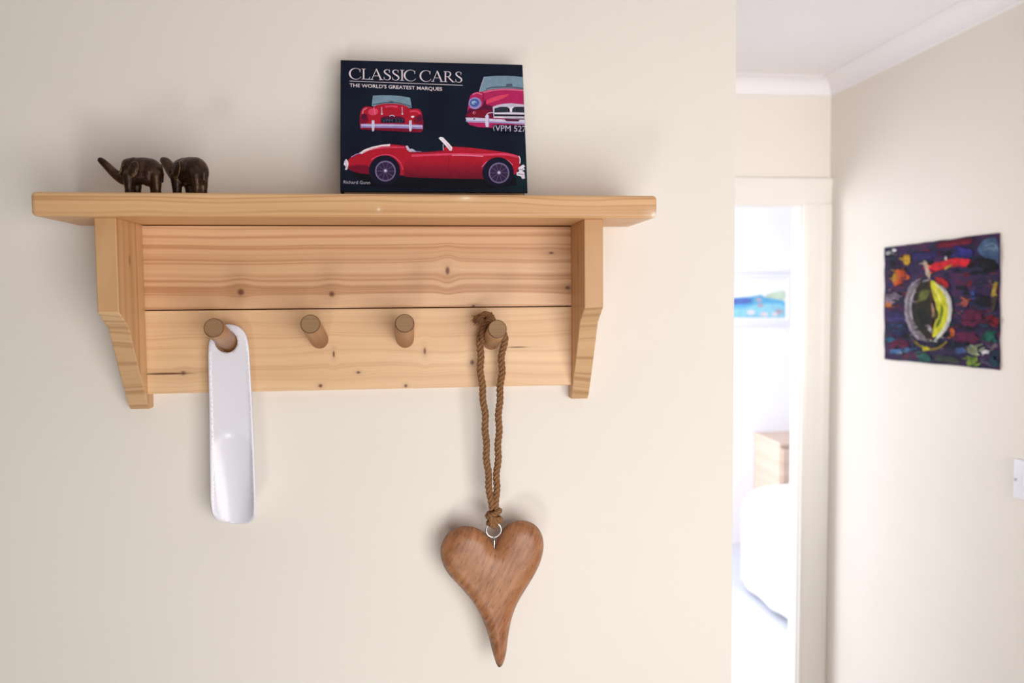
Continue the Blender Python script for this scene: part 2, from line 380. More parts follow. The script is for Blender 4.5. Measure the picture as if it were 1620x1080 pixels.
# relax heights a little so the crease lines disappear
nb = [set() for _ in v2]
for q in f2:
    for i in range(3): nb[q[i]].update((q[i-1], q[(i+1) % 3]))
for _ in range(3): hs = [h if (h == 0) else .5*h+.5*sum(hs[j] for j in nb[i])/len(nb[i]) for i, h in enumerate(hs)]
V = [(p.x, RY-h, p.y) for p, h in zip(v2, hs)]; idx = {}; F = [list(q) for q in f2]
back = []
for i, (p, h) in enumerate(zip(v2, hs)):
    if h == 0: idx[i] = i
    else: idx[i] = len(V); V.append((p.x, RY+h, p.y))
F += [[idx[i] for i in q][::-1] for q in f2]
t = NT('carved_mango_wood', .38, .45); o = t.tc.outputs['Object']
mp = t.map(o, (1, 1, 1), rot=(0, math.radians(-28), 0))
n1 = t.noise(t.map(mp, (260, 60, 38)), 1, 4, .6); n2 = t.noise(o, 26, 3); n3 = t.noise(t.map(mp, (420, 100, 90)), 1, 3, .7); n4 = t.noise(t.map(o, (1, 1, 1), (3, 1, 2)), 30, 4, .7)
c = t.ramp(n1, [(.25, (.19, .068, .030)), (.5, (.34, .138, .060)), (.75, (.48, .225, .110))])
c = t.mix(t.ramp(n2, [(.35, (0, 0, 0)), (.7, (.55, .55, .55))]), c, (.46, .215, .095))
c = t.mix(t.ramp(n3, [(.56, (0, 0, 0)), (.66, (.75, .75, .75))]), c, (.17, .065, .03))
c = t.mix(t.ramp(n4, [(.52, (0, 0, 0)), (.70, (.65, .65, .65))]), c, (.20, .075, .032))
t.color(c); t.bump(t.mth('ADD', n1, t.mth('MULTIPLY', n3, -.6)), .35, .0006); M_heart = t.m
hm = mk('heart', V, F, M_heart, heart, smooth=True)
M_steel = plain('steel_wire', (.62, .60, .58), .25, .5, .05, 200, metal=1)
rc = at(781, 838, 'y', RY); ring_r = .0083; g = G()
g.tube([rc+Vector((ring_r*math.cos(a), 0, ring_r*math.sin(a))) for a in [-math.pi/2+2*math.pi*i/40 for i in range(41)]], .00105, 8)
g.tube([rc+Vector((0, 0, -ring_r)), rc+Vector((.0005, 0, -ring_r-.006)), rc+Vector((.001, 0, -.034))], .0014, 8)
g.build('screw_eye', M_steel, heart, smooth=True)
# rope
t = NT('jute_rope', .85, .2); o = t.tc.outputs['Object']
n1 = t.noise(o, 900, 3, .7); n2 = t.noise(o, 140, 2)
c = t.ramp(n1, [(.3, (.13, .055, .022)), (.55, (.31, .155, .07)), (.8, (.50, .30, .15))]); c = t.mix(t.ramp(n2, [(.4, (0, 0, 0)), (.8, (.5, .5, .5))]), c, (.25, .12, .055))
t.color(c); t.bump(n1, .6, .0006); M_rope = t.m
def strands(g, path, rope_r=.0036, pitch=.0125, ph=0, n=3, taper=None):
    path = [Vector(p) for p in path]; N = len(path); s_ = [0]
    for i in range(1, N): s_.append(s_[-1]+(path[i]-path[i-1]).length)
    t0 = (path[1]-path[0]).normalized(); ref = Vector((0, 1, 0)) if abs(t0.y) < .9 else Vector((1, 0, 0)); a = (ref-t0*ref.dot(t0)).normalized(); fr = []
    for i in range(N):
        tt = (path[min(i+1, N-1)]-path[max(i-1, 0)]).normalized(); a = (a-tt*a.dot(tt)).normalized(); fr.append((a.copy(), tt.cross(a)))
    for k in range(n):
        pts = []
        for i, p in enumerate(path):
            an = ph+2*math.pi*k/n+2*math.pi*s_[i]/pitch; pts.append(p+(fr[i][0]*math.cos(an)+fr[i][1]*math.sin(an))*rope_r*.60)
        g.tube(pts, rope_r*.52, 7)
def resample(path, step):
    out = [path[0]]; acc = 0
    for a, b in zip(path, path[1:]):
        d = (b-a).length; k = step-acc
        while k <= d: out.append(a+(b-a)*(k/d)); k += step
        acc = (acc+d) % step if d else acc
    return out
pkx, pkz = PEGS[3][0], peg_z(3, RY); rr = .0098+.0040
left = [at(x, y, 'y', RY) for x, y in ((779, 806), (775.5, 790), (773, 765), (771, 730), (768.5, 690), (766, 650), (763, 610), (760.5, 580), (759.5, 558))]
right = [at(x, y, 'y', RY) for x, y in ((793.5, 566), (793, 590), (791, 625), (789.5, 660), (788, 700), (787, 735), (786, 765), (785, 790), (783.5, 806))]
over = [Vector((pkx-rr*math.cos(a), RY, pkz+rr*math.sin(a))) for a in [math.radians(d) for d in (-5, 30, 65, 100, 135, 170, 188)]]
path = resample(crom(left+over+right, 14), .0011)
g = G(); path = [q+Vector((.0006*math.sin(i*.21)+.0004*math.sin(i*.083), 0, 0)) for i, q in enumerate(path)]
strands(g, path, .0037, .0165); rope = g.build('rope', M_rope, heart, smooth=True)
# lower knot: a wrap of rope around both strands, plus a tuck through the ring
kc = at(781.5, 817, 'y', RY); g = G()
for dz, rad, tilt, ph in ((.0045, .0062, .35, 0), (-.001, .0068, -.30, 1), (-.0055, .0058, .25, 2)):
    strands(g, [kc+Vector((rad*math.cos(a), rad*.85*math.sin(a), dz+tilt*rad*math.cos(a))) for a in [2*math.pi*i/30 for i in range(31)]], .0031, .0105, ph)
strands(g, crom([kc+Vector(p) for p in ((-.003, -.005, .002), (-.004, -.006, -.006), (0, -.003, -.0105), (.002, .003, -.009), (.003, .005, 0))], 8), .0028, .010)
g.build('knot', M_rope, rope, smooth=True)
# tied end above the peg, frayed towards its tip
g = G(); q = [at(x, y, 'y', RY-dy) for x, y, dy in ((764, 540, .006), (764, 520, .010), (770, 508, .010), (778, 503, .006), (772, 498, .002), (760, 501, .004), (752, 506, .008))]
strands(g, resample(crom(q, 10), .001), .0034, .012, .6)
q = [at(x, y, 'y', RY-dy) for x, y, dy in ((782, 512, .002), (776, 500, .006), (766, 497, .009), (760, 505, .010), (766, 515, .009))]
strands(g, resample(crom(q, 10), .001), .0032, .012, .2); g.build('tied_end', M_rope, rope, smooth=True)
g = G(); rnd = random.Random(3)
for i in range(60):
    if i < 40: b = at(754+rnd.uniform(-2, 5), 505+rnd.uniform(-4, 4), 'y', RY-.006); d = Vector((-1+rnd.uniform(-.2, .8), rnd.uniform(-.6, .6), rnd.uniform(-.9, .55)))
    else: b = at(772+rnd.uniform(-8, 8), 499+rnd.uniform(-2, 3), 'y', RY-.006); d = Vector((rnd.uniform(-.8, .6), rnd.uniform(-.6, .4), 1))
    d = d.normalized()*rnd.uniform(.003, .0075 if i < 40 else .0045); k = Vector((rnd.uniform(-1, 1), rnd.uniform(-1, 1), rnd.uniform(-1, 1)))*.0012
    g.tube([b, b+d*.5+k, b+d], [.0005, .00042, .0002], 4)
tag(g.build('frayed_fibres', M_rope, rope, smooth=True), kind='stuff')

# ------------------------------------------------------------------ elephants
t = NT('dark_bronze', .36, .5); o = t.tc.outputs['Object']
n1 = t.noise(o, 260, 4, .65); n2 = t.noise(t.map(o, (1, .6, .4), rot=(0, .5, 0)), 620, 2, .6); n3 = t.noise(o, 90, 2)
c = t.ramp(n1, [(.3, (.018, .007, .005)), (.6, (.042, .017, .010)), (.8, (.14, .072, .028))]); c = t.mix(t.ramp(n3, [(.45, (0, 0, 0)), (.75, (.5, .5, .5))]), c, (.13, .075, .028)); t.color(c)
t.b.inputs['Metallic'].default_value = .55; t.bump(t.mth('ADD', n2, n1), .55, .0008); M_br = t.m
t = NT('worn_brass_edge', .4, .5); t.color(t.ramp(t.noise(t.tc.outputs['Object'], 700, 3), [(.35, (.045, .022, .010)), (.7, (.22, .135, .055))])); t.b.inputs['Metallic'].default_value = .55; M_brl = t.m
def limb(g, pts, rads, seg=14):
    P = [Vector(p) for p in pts]; g.tube(P, list(rads), seg)
    g.ball(P[0], rads[0], seg, 8); g.ball(P[-1], rads[-1], seg, 8)
def elephant(loc, rz, label, S=1.0, trunk=None, zs=1.0):
    e = empty('elephant_figurine', loc, label, 'figurine', 'elephant figurines on the shelf'); e.rotation_euler = (0, 0, rz)
    u = .000625*S                                          # one unit is one photo pixel; faces -x, feet at z = 0
    def p(x, y, z): return Vector((x*u, y*u, z*u*zs))
    g = G()
    g.ball(p(10, 0, 34), p(27, 17, 19.5)); g.ball(p(19, 0, 32), p(18.5, 17.5, 20.5)); g.ball(p(-2, 0, 34), p(15, 15, 19.5))
    g.ball(p(-9, 0, 38), p(11.5, 12, 14)); g.ball(p(-11, 0, 44), p(8.5, 9, 7)); g.ball(p(-10, 0, 27), p(11, 9.5, 11))
    tr = trunk or ((-9, 22, 10), (-16, 22, 9), (-23, 25, 7.8), (-31, 31.5, 6.6), (-39, 40, 5.8), (-45, 46, 5.1), (-47.5, 48, 4.4))
    q = crom([(x, z, r) for x, z, r in tr], 5); limb(g, [p(a[0], 0, a[1]) for a in q], [a[2]*u for a in q])
    for sx, sy in ((-8.5, -8.5), (-2.5, 8.5), (29, -8.5), (22, 8.5)):
        limb(g, [p(sx, sy, 26), p(sx+.5, sy, 13), p(sx+.5, sy, 6)], [8.5*u, 7*u, 6*u])
        g.tube([p(sx+.5, sy, 8), p(sx+.5, sy, 2), p(sx+.5, sy, .0)], [6.0*u, 6.4*u, 6.8*u], 14)
    limb(g, [p(33.5, 0, 42), p(36.5, 0, 30), p(35.5, 0, 19)], [3*u, 2*u, 1.8*u], 8)
    body = g.build('body', M_br, e, smooth=True, local=True)
    r = body.modifiers.new('merge', 'REMESH'); r.mode = 'VOXEL'; r.voxel_size = .00075*S; r.use_smooth_shade = True
    s_ = body.modifiers.new('soften', 'SMOOTH'); s_.factor = .5; s_.iterations = 4
    for sgn in (-1, 1):
        g = G(); rot = Matrix.Rotation(math.radians(20), 3, 'Y') @ Matrix.Rotation(math.radians(8*sgn), 3, 'Z')
        g.ball(p(0, 14.2*sgn, 34), p(7.0, 3.4, 12.5), 18, 12, rot=rot)
        ear = g.build('ear', M_br, e, smooth=True, local=True)
        g = G(); n = 28                                     # raised rim of the ear
        g.tube([p(0, 16.4*sgn, 34)+rot @ p(6.3*math.cos(a), -1.0*sgn*abs(math.cos(a))-.6*sgn*abs(math.sin(a)), 11.4*math.sin(a)) for a in [2*math.pi*i/n for i in range(n+1)]], 1.1*u, 6)
        g.build('rim', M_brl, ear, smooth=True, local=True)
        g = G(); g.ball(p(-14.5, 9.8*sgn, 40), p(1.9, 1.6, 1.9), 10, 8); g.build('eye', M_brl, e, smooth=True, local=True)
        g = G(); limb(g, [p(-17, 7*sgn, 38), p(-19, 7*sgn, 32), p(-23, 6*sgn, 27)], [1.8*u, 1.6*u, 1.2*u], 8); g.build('brow', M_brl, e, smooth=True, local=True)
    return e
EY = -.083
e1 = at(219, 304, 'y', EY); e2 = at(296, 304, 'y', EY)
elephant((e1.x-.0015, EY, SZ1), math.radians(4), 'dark bronze elephant figurine seen side-on, long trunk stretched out in front', 1.07, zs=1.02)
elephant((e2.x-.0025, EY+.006, SZ1), math.radians(-32), 'dark bronze elephant figurine turned at an angle, raised trunk behind the other elephant', 1.13,
         ((-8, 24, 10.5), (-15, 27, 10), (-24, 35, 9), (-32, 44, 8), (-38, 50, 7), (-42, 52.5, 5.4)))

# ------------------------------------------------------------------ book
LEAN = math.radians(13.4); BT = .029; BY = -.0632            # leans back on its rear edge, top against the wall
BF = Vector((0, BY, SZ1+BT*math.sin(LEAN)))
BW0, BW1 = at(538, 305, 'y', BY).x, at(835, 306, 'y', BY).x
BH = .0035+(at(687, 103.5, 'y', BY+.0345).z-BF.z)/math.cos(LEAN)
bn = Vector((0, -math.cos(LEAN), math.sin(LEAN)))       # cover normal (towards viewer); the top leans back
bu = Vector((0, math.sin(LEAN), math.cos(LEAN)))
book = empty('hardback_book', (.016, -.07, SZ1), 'thick dark navy hardback book with three red vintage cars on its cover', 'book')
M_navy = NT('book_cover_print', .5, .18); o = M_navy.tc.outputs['Object']
nn = M_navy.noise(o, 18, 4); M_navy.color(M_navy.ramp(nn, [(.35, (.0008, .0030, .016)), (.55, (.0012, .008, .023)), (.75, (.0025, .022, .033))])); M_navy = M_navy.m
M_page = plain('book_pages', (.74, .68, .58), .8, .2, .12, 900)
def bp(x, s_, d): return Vector((x, 0, 0))+BF+bu*s_-bn*d   # x across, s up the cover, d depth behind the cover face
def slab(x0, x1, s0, s1, d0, d1):
    g = G(); c = [bp(x, s_, d) for d in (d0, d1) for s_ in (s0, s1) for x in (x0, x1)]
    g.add(c, [(0, 1, 3, 2), (4, 6, 7, 5), (0, 4, 5, 1), (2, 3, 7, 6), (0, 2, 6, 4), (1, 5, 7, 3)]); return g
cover = slab(BW0, BW1, .0006, BH, 0, .0028).build('front_cover', M_navy, book, bevel=.0009)
slab(BW0, BW1, 0, BH, BT-.0028, BT).build('back_cover', M_navy, book, bevel=.0009)
slab(BW0, BW0+.003, .0004, BH, .0020, BT-.002).build('spine', M_navy, book, bevel=.0012)
slab(BW0+.0025, BW1-.003, .0035, BH-.0035, .0026, BT-.0026).build('page_block', M_page, book)
P0 = bp(0, 0, 0)
def ink(name, rgb, rough=.35): return plain('ink_'+name, lin(*rgb), .5, .18, .10, 160)
I = {k: ink(k, c) for k, c in dict(red=(176, 22, 46), deepred=(120, 10, 42), crimson=(160, 22, 78), pink=(216, 66, 100), rose=(226, 120, 150), dark=(4, 6, 20), tyre=(14, 14, 40), rim=(120, 108, 150),
     wheel=(52, 36, 70), white=(232, 226, 236), pale=(196, 190, 212), lav=(150, 136, 196), glass=(118, 146, 164), glassd=(70, 84, 104), blue=(70, 92, 160), sky=(150, 176, 214), plate=(14, 14, 42), chrome=(206, 200, 226), magenta=(178, 34, 92), plum=(86, 12, 52), titleink=(226, 214, 222)).items()}
for i in range(7): I['body%d' % i] = ink('body%d' % i, (170-i*9, 22-i*1.5, 46-i*.6))
class Print:                                # flat print: thin layers laid on the cover, one mesh per picture
    def __init__(s, z0): s.x0, s.y0, s.k = z0; s.g = G(); s.mats = []; s.lay = 0
    def mi(s, k):
        if I[k] not in s.mats: s.mats.append(I[k])
        return s.mats.index(I[k])
    def pt(s, X, Y, lay):
        q = on_plane(s.x0+X/s.k, s.y0+Y/s.k, P0, bn); q.x = min(max(q.x, BW0+.0004), BW1-.0004); return q+bn*(.00006+.000012*lay)
    def poly(s, k, pts, smooth=0, lay=None):
        s.lay += 1; l = s.lay if lay is None else lay
        if smooth: pts = [(p.x, p.y) for p in crom([(a, b, 0) for a, b in pts], smooth, True)]
        s.g.add([s.pt(a, b, l) for a, b in pts], [list(range(len(pts)))], s.mi(k)); return s
    def line(s, k, pts, w_, smooth=5):
        pts = crom([(a, b, 0) for a, b in pts], smooth) if len(pts) > 2 else [Vector((*p, 0)) for p in pts]; s.lay += 1; vs_ = []
        for i, p in enumerate(pts):
            d = (pts[min(i+1, len(pts)-1)]-pts[max(i-1, 0)]).normalized(); ww = w_[0]+(w_[1]-w_[0])*i/(len(pts)-1) if isinstance(w_, tuple) else w_
            nrm = Vector((-d.y, d.x, 0))*ww/2; vs_ += [p+nrm, p-nrm]
        s.g.add([s.pt(a.x, a.y, s.lay) for a in vs_], [(2*i, 2*i+1, 2*i+3, 2*i+2) for i in range(len(pts)-1)], s.mi(k)); return s
    def disc(s, k, cx, cy, rx, ry=None, n=28):
        ry = ry or rx; return s.poly(k, [(cx+rx*math.cos(2*math.pi*i/n), cy+ry*math.sin(2*math.pi*i/n)) for i in range(n)])
    def ringp(s, k, cx, cy, r0, r1, n=32):
        s.lay += 1; v = []
        for i in range(n): a = 2*math.pi*i/n; v += [s.pt(cx+r0*math.cos(a), cy+r0*math.sin(a), s.lay), s.pt(cx+r1*math.cos(a), cy+r1*math.sin(a), s.lay)]
        s.g.add(v, [(2*i, 2*i+1, (2*i+3) % (2*n), (2*i+2) % (2*n)) for i in range(n)], s.mi(k)); return s
    def build(s, name): return s.g.build(name, s.mats, cover)
# red roadster seen from the side
p = Print((520, 80, 4.5))
p.poly('dark', [(150, 850), (300, 880), (560, 905), (1100, 920), (1330, 900), (1340, 960), (1100, 985), (250, 965)])
p.poly('red', [(128, 815), (142, 775), (165, 752), (215, 730), (260, 705), (310, 685), (380, 670), (435, 667), (500, 672), (553, 680), (566, 700), (580, 721), (640, 725), (740, 720), (812, 712), (818, 690), (850, 682), (892, 684), (1000, 690), (1130, 706), (1260, 724), (1335, 742), (1358, 756), (1364, 800), (1352, 840), (1330, 880), (1100, 913), (820, 910), (560, 900), (530, 888), (285, 880), (170, 860), (136, 840)])
for i in range(7):
    y_ = 775+i*18; p.poly('body%d' % i, [(546-i*2, y_), (700, y_+6), (900, y_+6), (1098+i, y_), (1094, 912), (820, 910), (560, 900), (536, min(888, y_+30))])
p.poly('deepred', [(135, 830), (200, 815), (280, 820), (290, 880), (170, 860)], 2)
p.line('pink', [(590, 748), (760, 742), (900, 738), (1100, 742), (1250, 738), (1345, 756)], 16)
p.line('rose', [(880, 745), (980, 746), (1100, 752)], 9)
p.line('pink', [(300, 705), (400, 690), (540, 690)], 10)
p.line('deepred', [(580, 722), (700, 723), (815, 713)], 6)
p.line('deepred', [(858, 742), (857, 800), (858, 905)], 2.5)
p.line('pink', [(300, 780), (340, 755), (400, 742), (460, 752), (510, 800), (530, 850)], 7)
p.line('rose', [(1090, 830), (1130, 790), (1200, 765), (1270, 780), (1310, 815)], 5)
for cx, cy in ((398, 858), (1206, 872)):
    p.poly('tyre', [(cx+112*math.cos(a), cy+(104 if math.sin(a) > 0 else 112)*math.sin(a)) for a in [2*math.pi*i/36 for i in range(36)]])
    p.disc('wheel', cx+6, cy, 70); p.ringp('rim', cx+6, cy, 64, 74)
    for i in range(10):
        a = math.pi*i/5; p.line('rim', [(cx+6, cy), (cx+6+64*math.cos(a), cy+64*math.sin(a))], 2)
    p.disc('lav', cx+6, cy-2, 13); p.disc('white', cx+6, cy-2, 7)
p.poly('white', [(212, 734), (255, 706), (310, 686), (380, 672), (438, 666), (436, 682), (380, 686), (320, 700), (270, 718), (235, 738)])
p.line('pink', [(240, 728), (310, 697), (420, 678)], 3)
p.line('lav', [(160, 760), (200, 738), (232, 735)], 6)
p.poly('pale', [(548, 680), (562, 678), (575, 700), (605, 705), (625, 722), (575, 722), (556, 705)])
p.line('pale', [(590, 700), (620, 722)], 4); p.line('lav', [(590, 716), (640, 720), (660, 722)], 4)
p.poly('white', [(782, 625), (796, 616), (815, 620), (865, 672), (880, 690), (876, 714), (862, 714), (826, 672)])
p.line('pale', [(815, 668), (816, 712)], 5); p.line('rose', [(838, 662), (872, 708)], 4); p.line('dark', [(866, 672), (890, 684)], 8)
p.poly('white', [(112, 790), (124, 772), (136, 786), (142, 806), (138, 826), (132, 850), (116, 850), (122, 828), (108, 812)])
p.line('lav', [(120, 785), (128, 840)], 4)
p.poly('white', [(1348, 838), (1362, 826), (1384, 812), (1398, 826), (1386, 838), (1398, 848), (1376, 856), (1392, 868), (1397, 912), (1378, 916), (1366, 896), (1338, 890), (1336, 870), (1356, 862)])
p.line('lav', [(1352, 850), (1386, 846)], 6); p.line('lav', [(1345, 878), (1388, 884)], 6)
p.line('white', [(1352, 752), (1362, 775), (1360, 806)], 7)
p.build('side_car_picture')
# the car from behind
p = Print((540, 95, 8.1))
p.poly('glass', [(405, 456), (520, 450), (640, 452), (770, 462), (880, 482), (892, 540), (902, 612), (390, 590), (396, 520)])
p.line('glassd', [(400, 572), (500, 555), (600, 545), (640, 545), (700, 545), (800, 565), (895, 598)], 14); p.poly('glassd', [(618, 525), (664, 527), (664, 550), (618, 548)])
p.poly('red', [(236, 740), (246, 680), (262, 630), (300, 598), (350, 595), (410, 605), (450, 580), (540, 562), (640, 558), (740, 565), (830, 588), (890, 628), (940, 622), (1000, 632), (1026, 668), (1042, 740), (1048, 810), (1040, 900), (960, 925), (600, 905), (280, 890), (246, 860), (236, 800)], 3)
p.poly('deepred', [(240, 730), (320, 690), (345, 740), (340, 800), (244, 812)], 3); p.poly('plum', [(262, 690), (310, 690), (326, 730), (300, 760), (262, 750)], 3)
p.poly('deepred', [(940, 730), (1020, 700), (1046, 760), (1044, 826), (930, 800)], 3); p.poly('plum', [(968, 730), (1020, 722), (1030, 770), (985, 780)], 3)
p.poly('pink', [(350, 640), (420, 620), (470, 640), (460, 690), (400, 710), (352, 690)], 4)
p.line('rose', [(272, 690), (285, 640), (330, 615)], 14); p.line('pink', [(880, 660), (960, 655), (1010, 690)], 22); p.line('pink', [(560, 600), (640, 592), (720, 600)], 24)
for yy in (640, 675): p.line('deepred', [(540, yy), (640, yy-6), (750, yy+2)], 3)
p.line('rose', [(415, 600), (435, 700)], 8)
for xx in (520, 782): p.line('pale', [(xx-4, 600), (xx, 700)], 8); p.disc('pale', xx, 692, 12)
p.poly('plum', [(505, 742), (540, 722), (640, 716), (760, 724), (815, 748), (815, 808), (505, 806)]); p.poly('plate', [(515, 750), (806, 756), (804, 806), (514, 802)])
p.line('pale', [(615, 722), (650, 708), (685, 724)], 10); p.poly('white', [(892, 720), (920, 714), (940, 726), (915, 742), (896, 736)])
p.poly('deepred', [(250, 840), (1040, 850), (1034, 905), (960, 925), (600, 908), (280, 892)])
p.poly('lav', [(248, 818), (640, 818), (1042, 832), (1044, 884), (640, 872), (250, 868)]); p.line('chrome', [(256, 836), (640, 838), (1036, 850)], 14)
for xx in (408, 886): p.poly('chrome', [(xx-18, 778), (xx+14, 774), (xx+20, 850), (xx+10, 912), (xx-12, 916), (xx-20, 860)])
for i, ch in enumerate('VPM527'): pass
p.build('rear_car_picture')
# the car from the front, cropped by the cover edge
p = Print((720, 95, 9.0))
p.poly('glass', [(415, 238), (560, 226), (720, 224), (860, 230), (1010, 244), (1015, 440), (340, 460), (375, 360)])
p.line('glassd', [(440, 415), (520, 392), (640, 385), (800, 385), (1010, 410)], 18); p.poly('glassd', [(730, 338), (810, 336), (820, 372), (724, 374)])
p.line('pale', [(415, 238), (375, 350), (345, 450)], 7)
p.poly('magenta', [(160, 840), (172, 740), (186, 640), (200, 560), (222, 500), (262, 468), (320, 455), (380, 452), (450, 430), (560, 412), (700, 404), (860, 408), (1010, 420), (1015, 960), (560, 965), (330, 955), (200, 920)])
p.poly('plum', [(168, 760), (200, 690), (280, 700), (380, 660), (430, 560), (450, 640), (540, 660), (530, 830), (165, 830)], 2)
p.poly('deepred', [(165, 780), (260, 720), (420, 700), (520, 720), (520, 830), (162, 830)])
p.poly('pink', [(440, 600), (462, 566), (540, 530), (660, 500), (760, 492), (700, 540), (560, 590), (480, 620), (444, 622)], 3)
p.line('rose', [(405, 460), (560, 430), (720, 420), (1000, 436)], 14); p.line('plum', [(410, 470), (400, 560), (420, 640)], 10); p.line('rose', [(250, 490), (310, 470), (380, 490)], 14)
p.disc('lav', 283, 616, 92, 84); p.disc('blue', 278, 610, 66, 58); p.disc('sky', 268, 608, 36, 26); p.disc('blue', 285, 618, 14)
p.disc('rose', 270, 752, 20); p.disc('plum', 272, 755, 10)
p.poly('pale', [(534, 668), (600, 640), (700, 622), (800, 616), (1010, 634), (1012, 840), (548, 826)])
p.poly('dark', [(560, 690), (640, 668), (740, 668), (772, 690), (780, 742), (560, 748)]); p.poly('dark', [(815, 690), (850, 668), (1010, 668), (1012, 748), (812, 742)])
for i in range(9): p.line('glassd', [(580+i*21, 680), (580+i*21, 742)], 7); p.line('glassd', [(836+i*21, 678), (836+i*21, 742)], 7)
p.poly('dark', [(555, 775), (1012, 782), (1012, 806), (556, 800)]); p.line('white', [(560, 760), (1012, 768)], 12); p.line('white', [(552, 815), (700, 820)], 10)
p.poly('white', [(768, 655), (792, 690), (820, 655), (806, 742), (786, 742)]); p.line('chrome', [(440, 790), (480, 756), (560, 752)], 10)
p.poly('plum', [(700, 836), (1010, 836), (1012, 870), (920, 874), (740, 868)], 0)
p.poly('chrome', [(146, 822), (300, 822), (500, 838), (720, 850), (1015, 850), (1015, 920), (720, 905), (500, 895), (170, 886)]); p.line('lav', [(152, 872), (420, 880), (720, 896), (1012, 908)], 16)
p.disc('plum', 272, 842, 14, 9); p.poly('plum', [(700, 850), (920, 852), (900, 878), (730, 874)])
p.poly('chrome', [(428, 800), (446, 780), (474, 786), (486, 850), (476, 958), (436, 956), (428, 900)]); p.line('lav', [(478, 800), (478, 950)], 12)
p.poly('plate', [(540, 922), (1015, 930), (1018, 1028), (536, 1018)]); p.line('pale', [(558, 930), (546, 970), (556, 1012)], 7)
FRONT_LAY = p.lay; p.build('front_car_picture')
# lettering -----------------------------------------------------------------
def sans(name, body, p0, p1, hgt, mat, lay=2, sx=None, bold=.0, italic=0):
    cu = bpy.data.curves.new('tmp_text', 'FONT'); cu.body = body; cu.resolution_u = 3; cu.offset = bold; cu.shear = italic
    to = bpy.data.objects.new('tmp_text', cu); C.objects.link(to); bpy.context.view_layer.update()
    me = bpy.data.meshes.new_from_object(to.evaluated_get(bpy.context.evaluated_depsgraph_get()))
    vs_ = [v.co.copy() for v in me.vertices]; fs = [list(f.vertices) for f in me.polygons]
    bpy.data.objects.remove(to); bpy.data.meshes.remove(me); bpy.data.curves.remove(cu)
    x0, x1 = min(v.x for v in vs_), max(v.x for v in vs_); y0, y1 = 0, .69
    A = on_plane(*p0, P0, bn); B = on_plane(*p1, P0, bn); H = on_plane(p0[0], p0[1]-hgt, P0, bn)-A
    out = [A+(B-A)*((v.x-x0)/(x1-x0))+H*((v.y-y0)/(y1-y0))+bn*(.00006+.000012*lay) for v in vs_]
    out = [q if q.x < BW1-.0002 else Vector((BW1-.0002, q.y, q.z)) for q in out]
    return mk(name, out, fs, mat, cover)
sans('subtitle_lettering', "THE WORLD'S GREATEST MARQUES", (553, 137.3), (699.5, 143.5), 5.4, I['titleink'], bold=.012)
sans('author_lettering', 'Richard Gunn', (543.5, 290.3), (585.5, 291.3), 5.0, I['pale'])
sans('number_plate_lettering', 'VPM 527', (783.5, 207.5), (832.2, 209.0), 9.3, I['pale'], lay=FRONT_LAY+2)
sans('number_plate_lettering', 'VPM 527', (604.5, 193.8), (638.5, 194.3), 5.2, I['glassd'], lay=60)
# serif title, drawn letter by letter (unit cap height, y up)
def serif_letter(ch):
    S = []                                   # list of polygons
    def bar(x0, y0, x1, y1): S.append([(x0, y0), (x1, y0), (x1, y1), (x0, y1)])
    def rib(pts, n=7):                       # pts: x, y, half width
        q = crom(pts, n); L_, R_ = [], []
        for i, a in enumerate(q):
            d = q[min(i+1, len(q)-1)]-q[max(i-1, 0)]; d = Vector((d.x, d.y, 0)).normalized(); nx, ny = -d.y*a.z, d.x*a.z; L_.append((a.x+nx, a.y+ny)); R_.append((a.x-nx, a.y-ny))
        for i in range(len(q)-1): S.append([L_[i], L_[i+1], R_[i+1], R_[i]])
    def foot(x, y, w_, up): S.append([(x-w_, y), (x+w_, y), (x+w_, y+.022*up), (x+w_*.35, y+.06*up), (x-w_*.35, y+.06*up), (x-w_, y+.022*up)])
    if ch == 'C':
        rib([(.52+.50*math.cos(math.radians(a)), .5+.515*math.sin(math.radians(a)), .016+.052*max(0, -math.cos(math.radians(a)))**1.3+(.006 if a < 70 else 0)) for a in range(44, 326, 20)]); S.append([(.845, .66), (.875, .66), (.89, .97), (.865, .97), (.82, .86)]); w_ = .98
        rib([(.90, .17, .012), (.94, .25, .010)])
    if ch == 'L': bar(.12, 0, .235, 1); foot(.178, 0, .17, 1); foot(.178, 1, .17, -1); bar(.12, 0, .66, .045); S.append([(.62, 0), (.66, 0), (.71, .25), (.685, .25), (.60, .05)]); w_ = .72
    if ch == 'A': rib([(.12, 0, .022), (.50, 1.0, .022)]); rib([(.49, 1.02, .055), (.90, 0, .062)]); bar(.24, .34, .78, .378); foot(.12, 0, .14, 1); foot(.90, 0, .17, 1); w_ = 1.04
    if ch == 'S': rib([(.55, .80, .012), (.50, .93, .018), (.34, .985, .022), (.17, .90, .045), (.13, .75, .055), (.25, .60, .062), (.42, .48, .066), (.57, .35, .06), (.60, .20, .052), (.50, .06, .035), (.33, .012, .02), (.17, .07, .016), (.09, .22, .012)]); S.append([(.535, .70), (.56, .70), (.575, .98), (.55, .98), (.52, .88)]); S.append([(.07, .03), (.10, .03), (.12, .30), (.09, .30)]); w_ = .70
    if ch == 'I': bar(.12, 0, .235, 1); foot(.178, 0, .17, 1); foot(.178, 1, .17, -1); w_ = .36
    if ch == 'R': bar(.12, 0, .235, 1); foot(.178, 0, .17, 1); foot(.178, 1, .16, -1); rib([(.20, .98, .020), (.40, .98, .024), (.58, .90, .045), (.62, .74, .056), (.55, .58, .045), (.40, .51, .024), (.20, .50, .020)]); rib([(.42, .51, .05), (.62, .25, .058), (.85, .02, .05)]); foot(.88, 0, .13, 1); w_ = .98
    return S, w_
g = G(); lay = 2
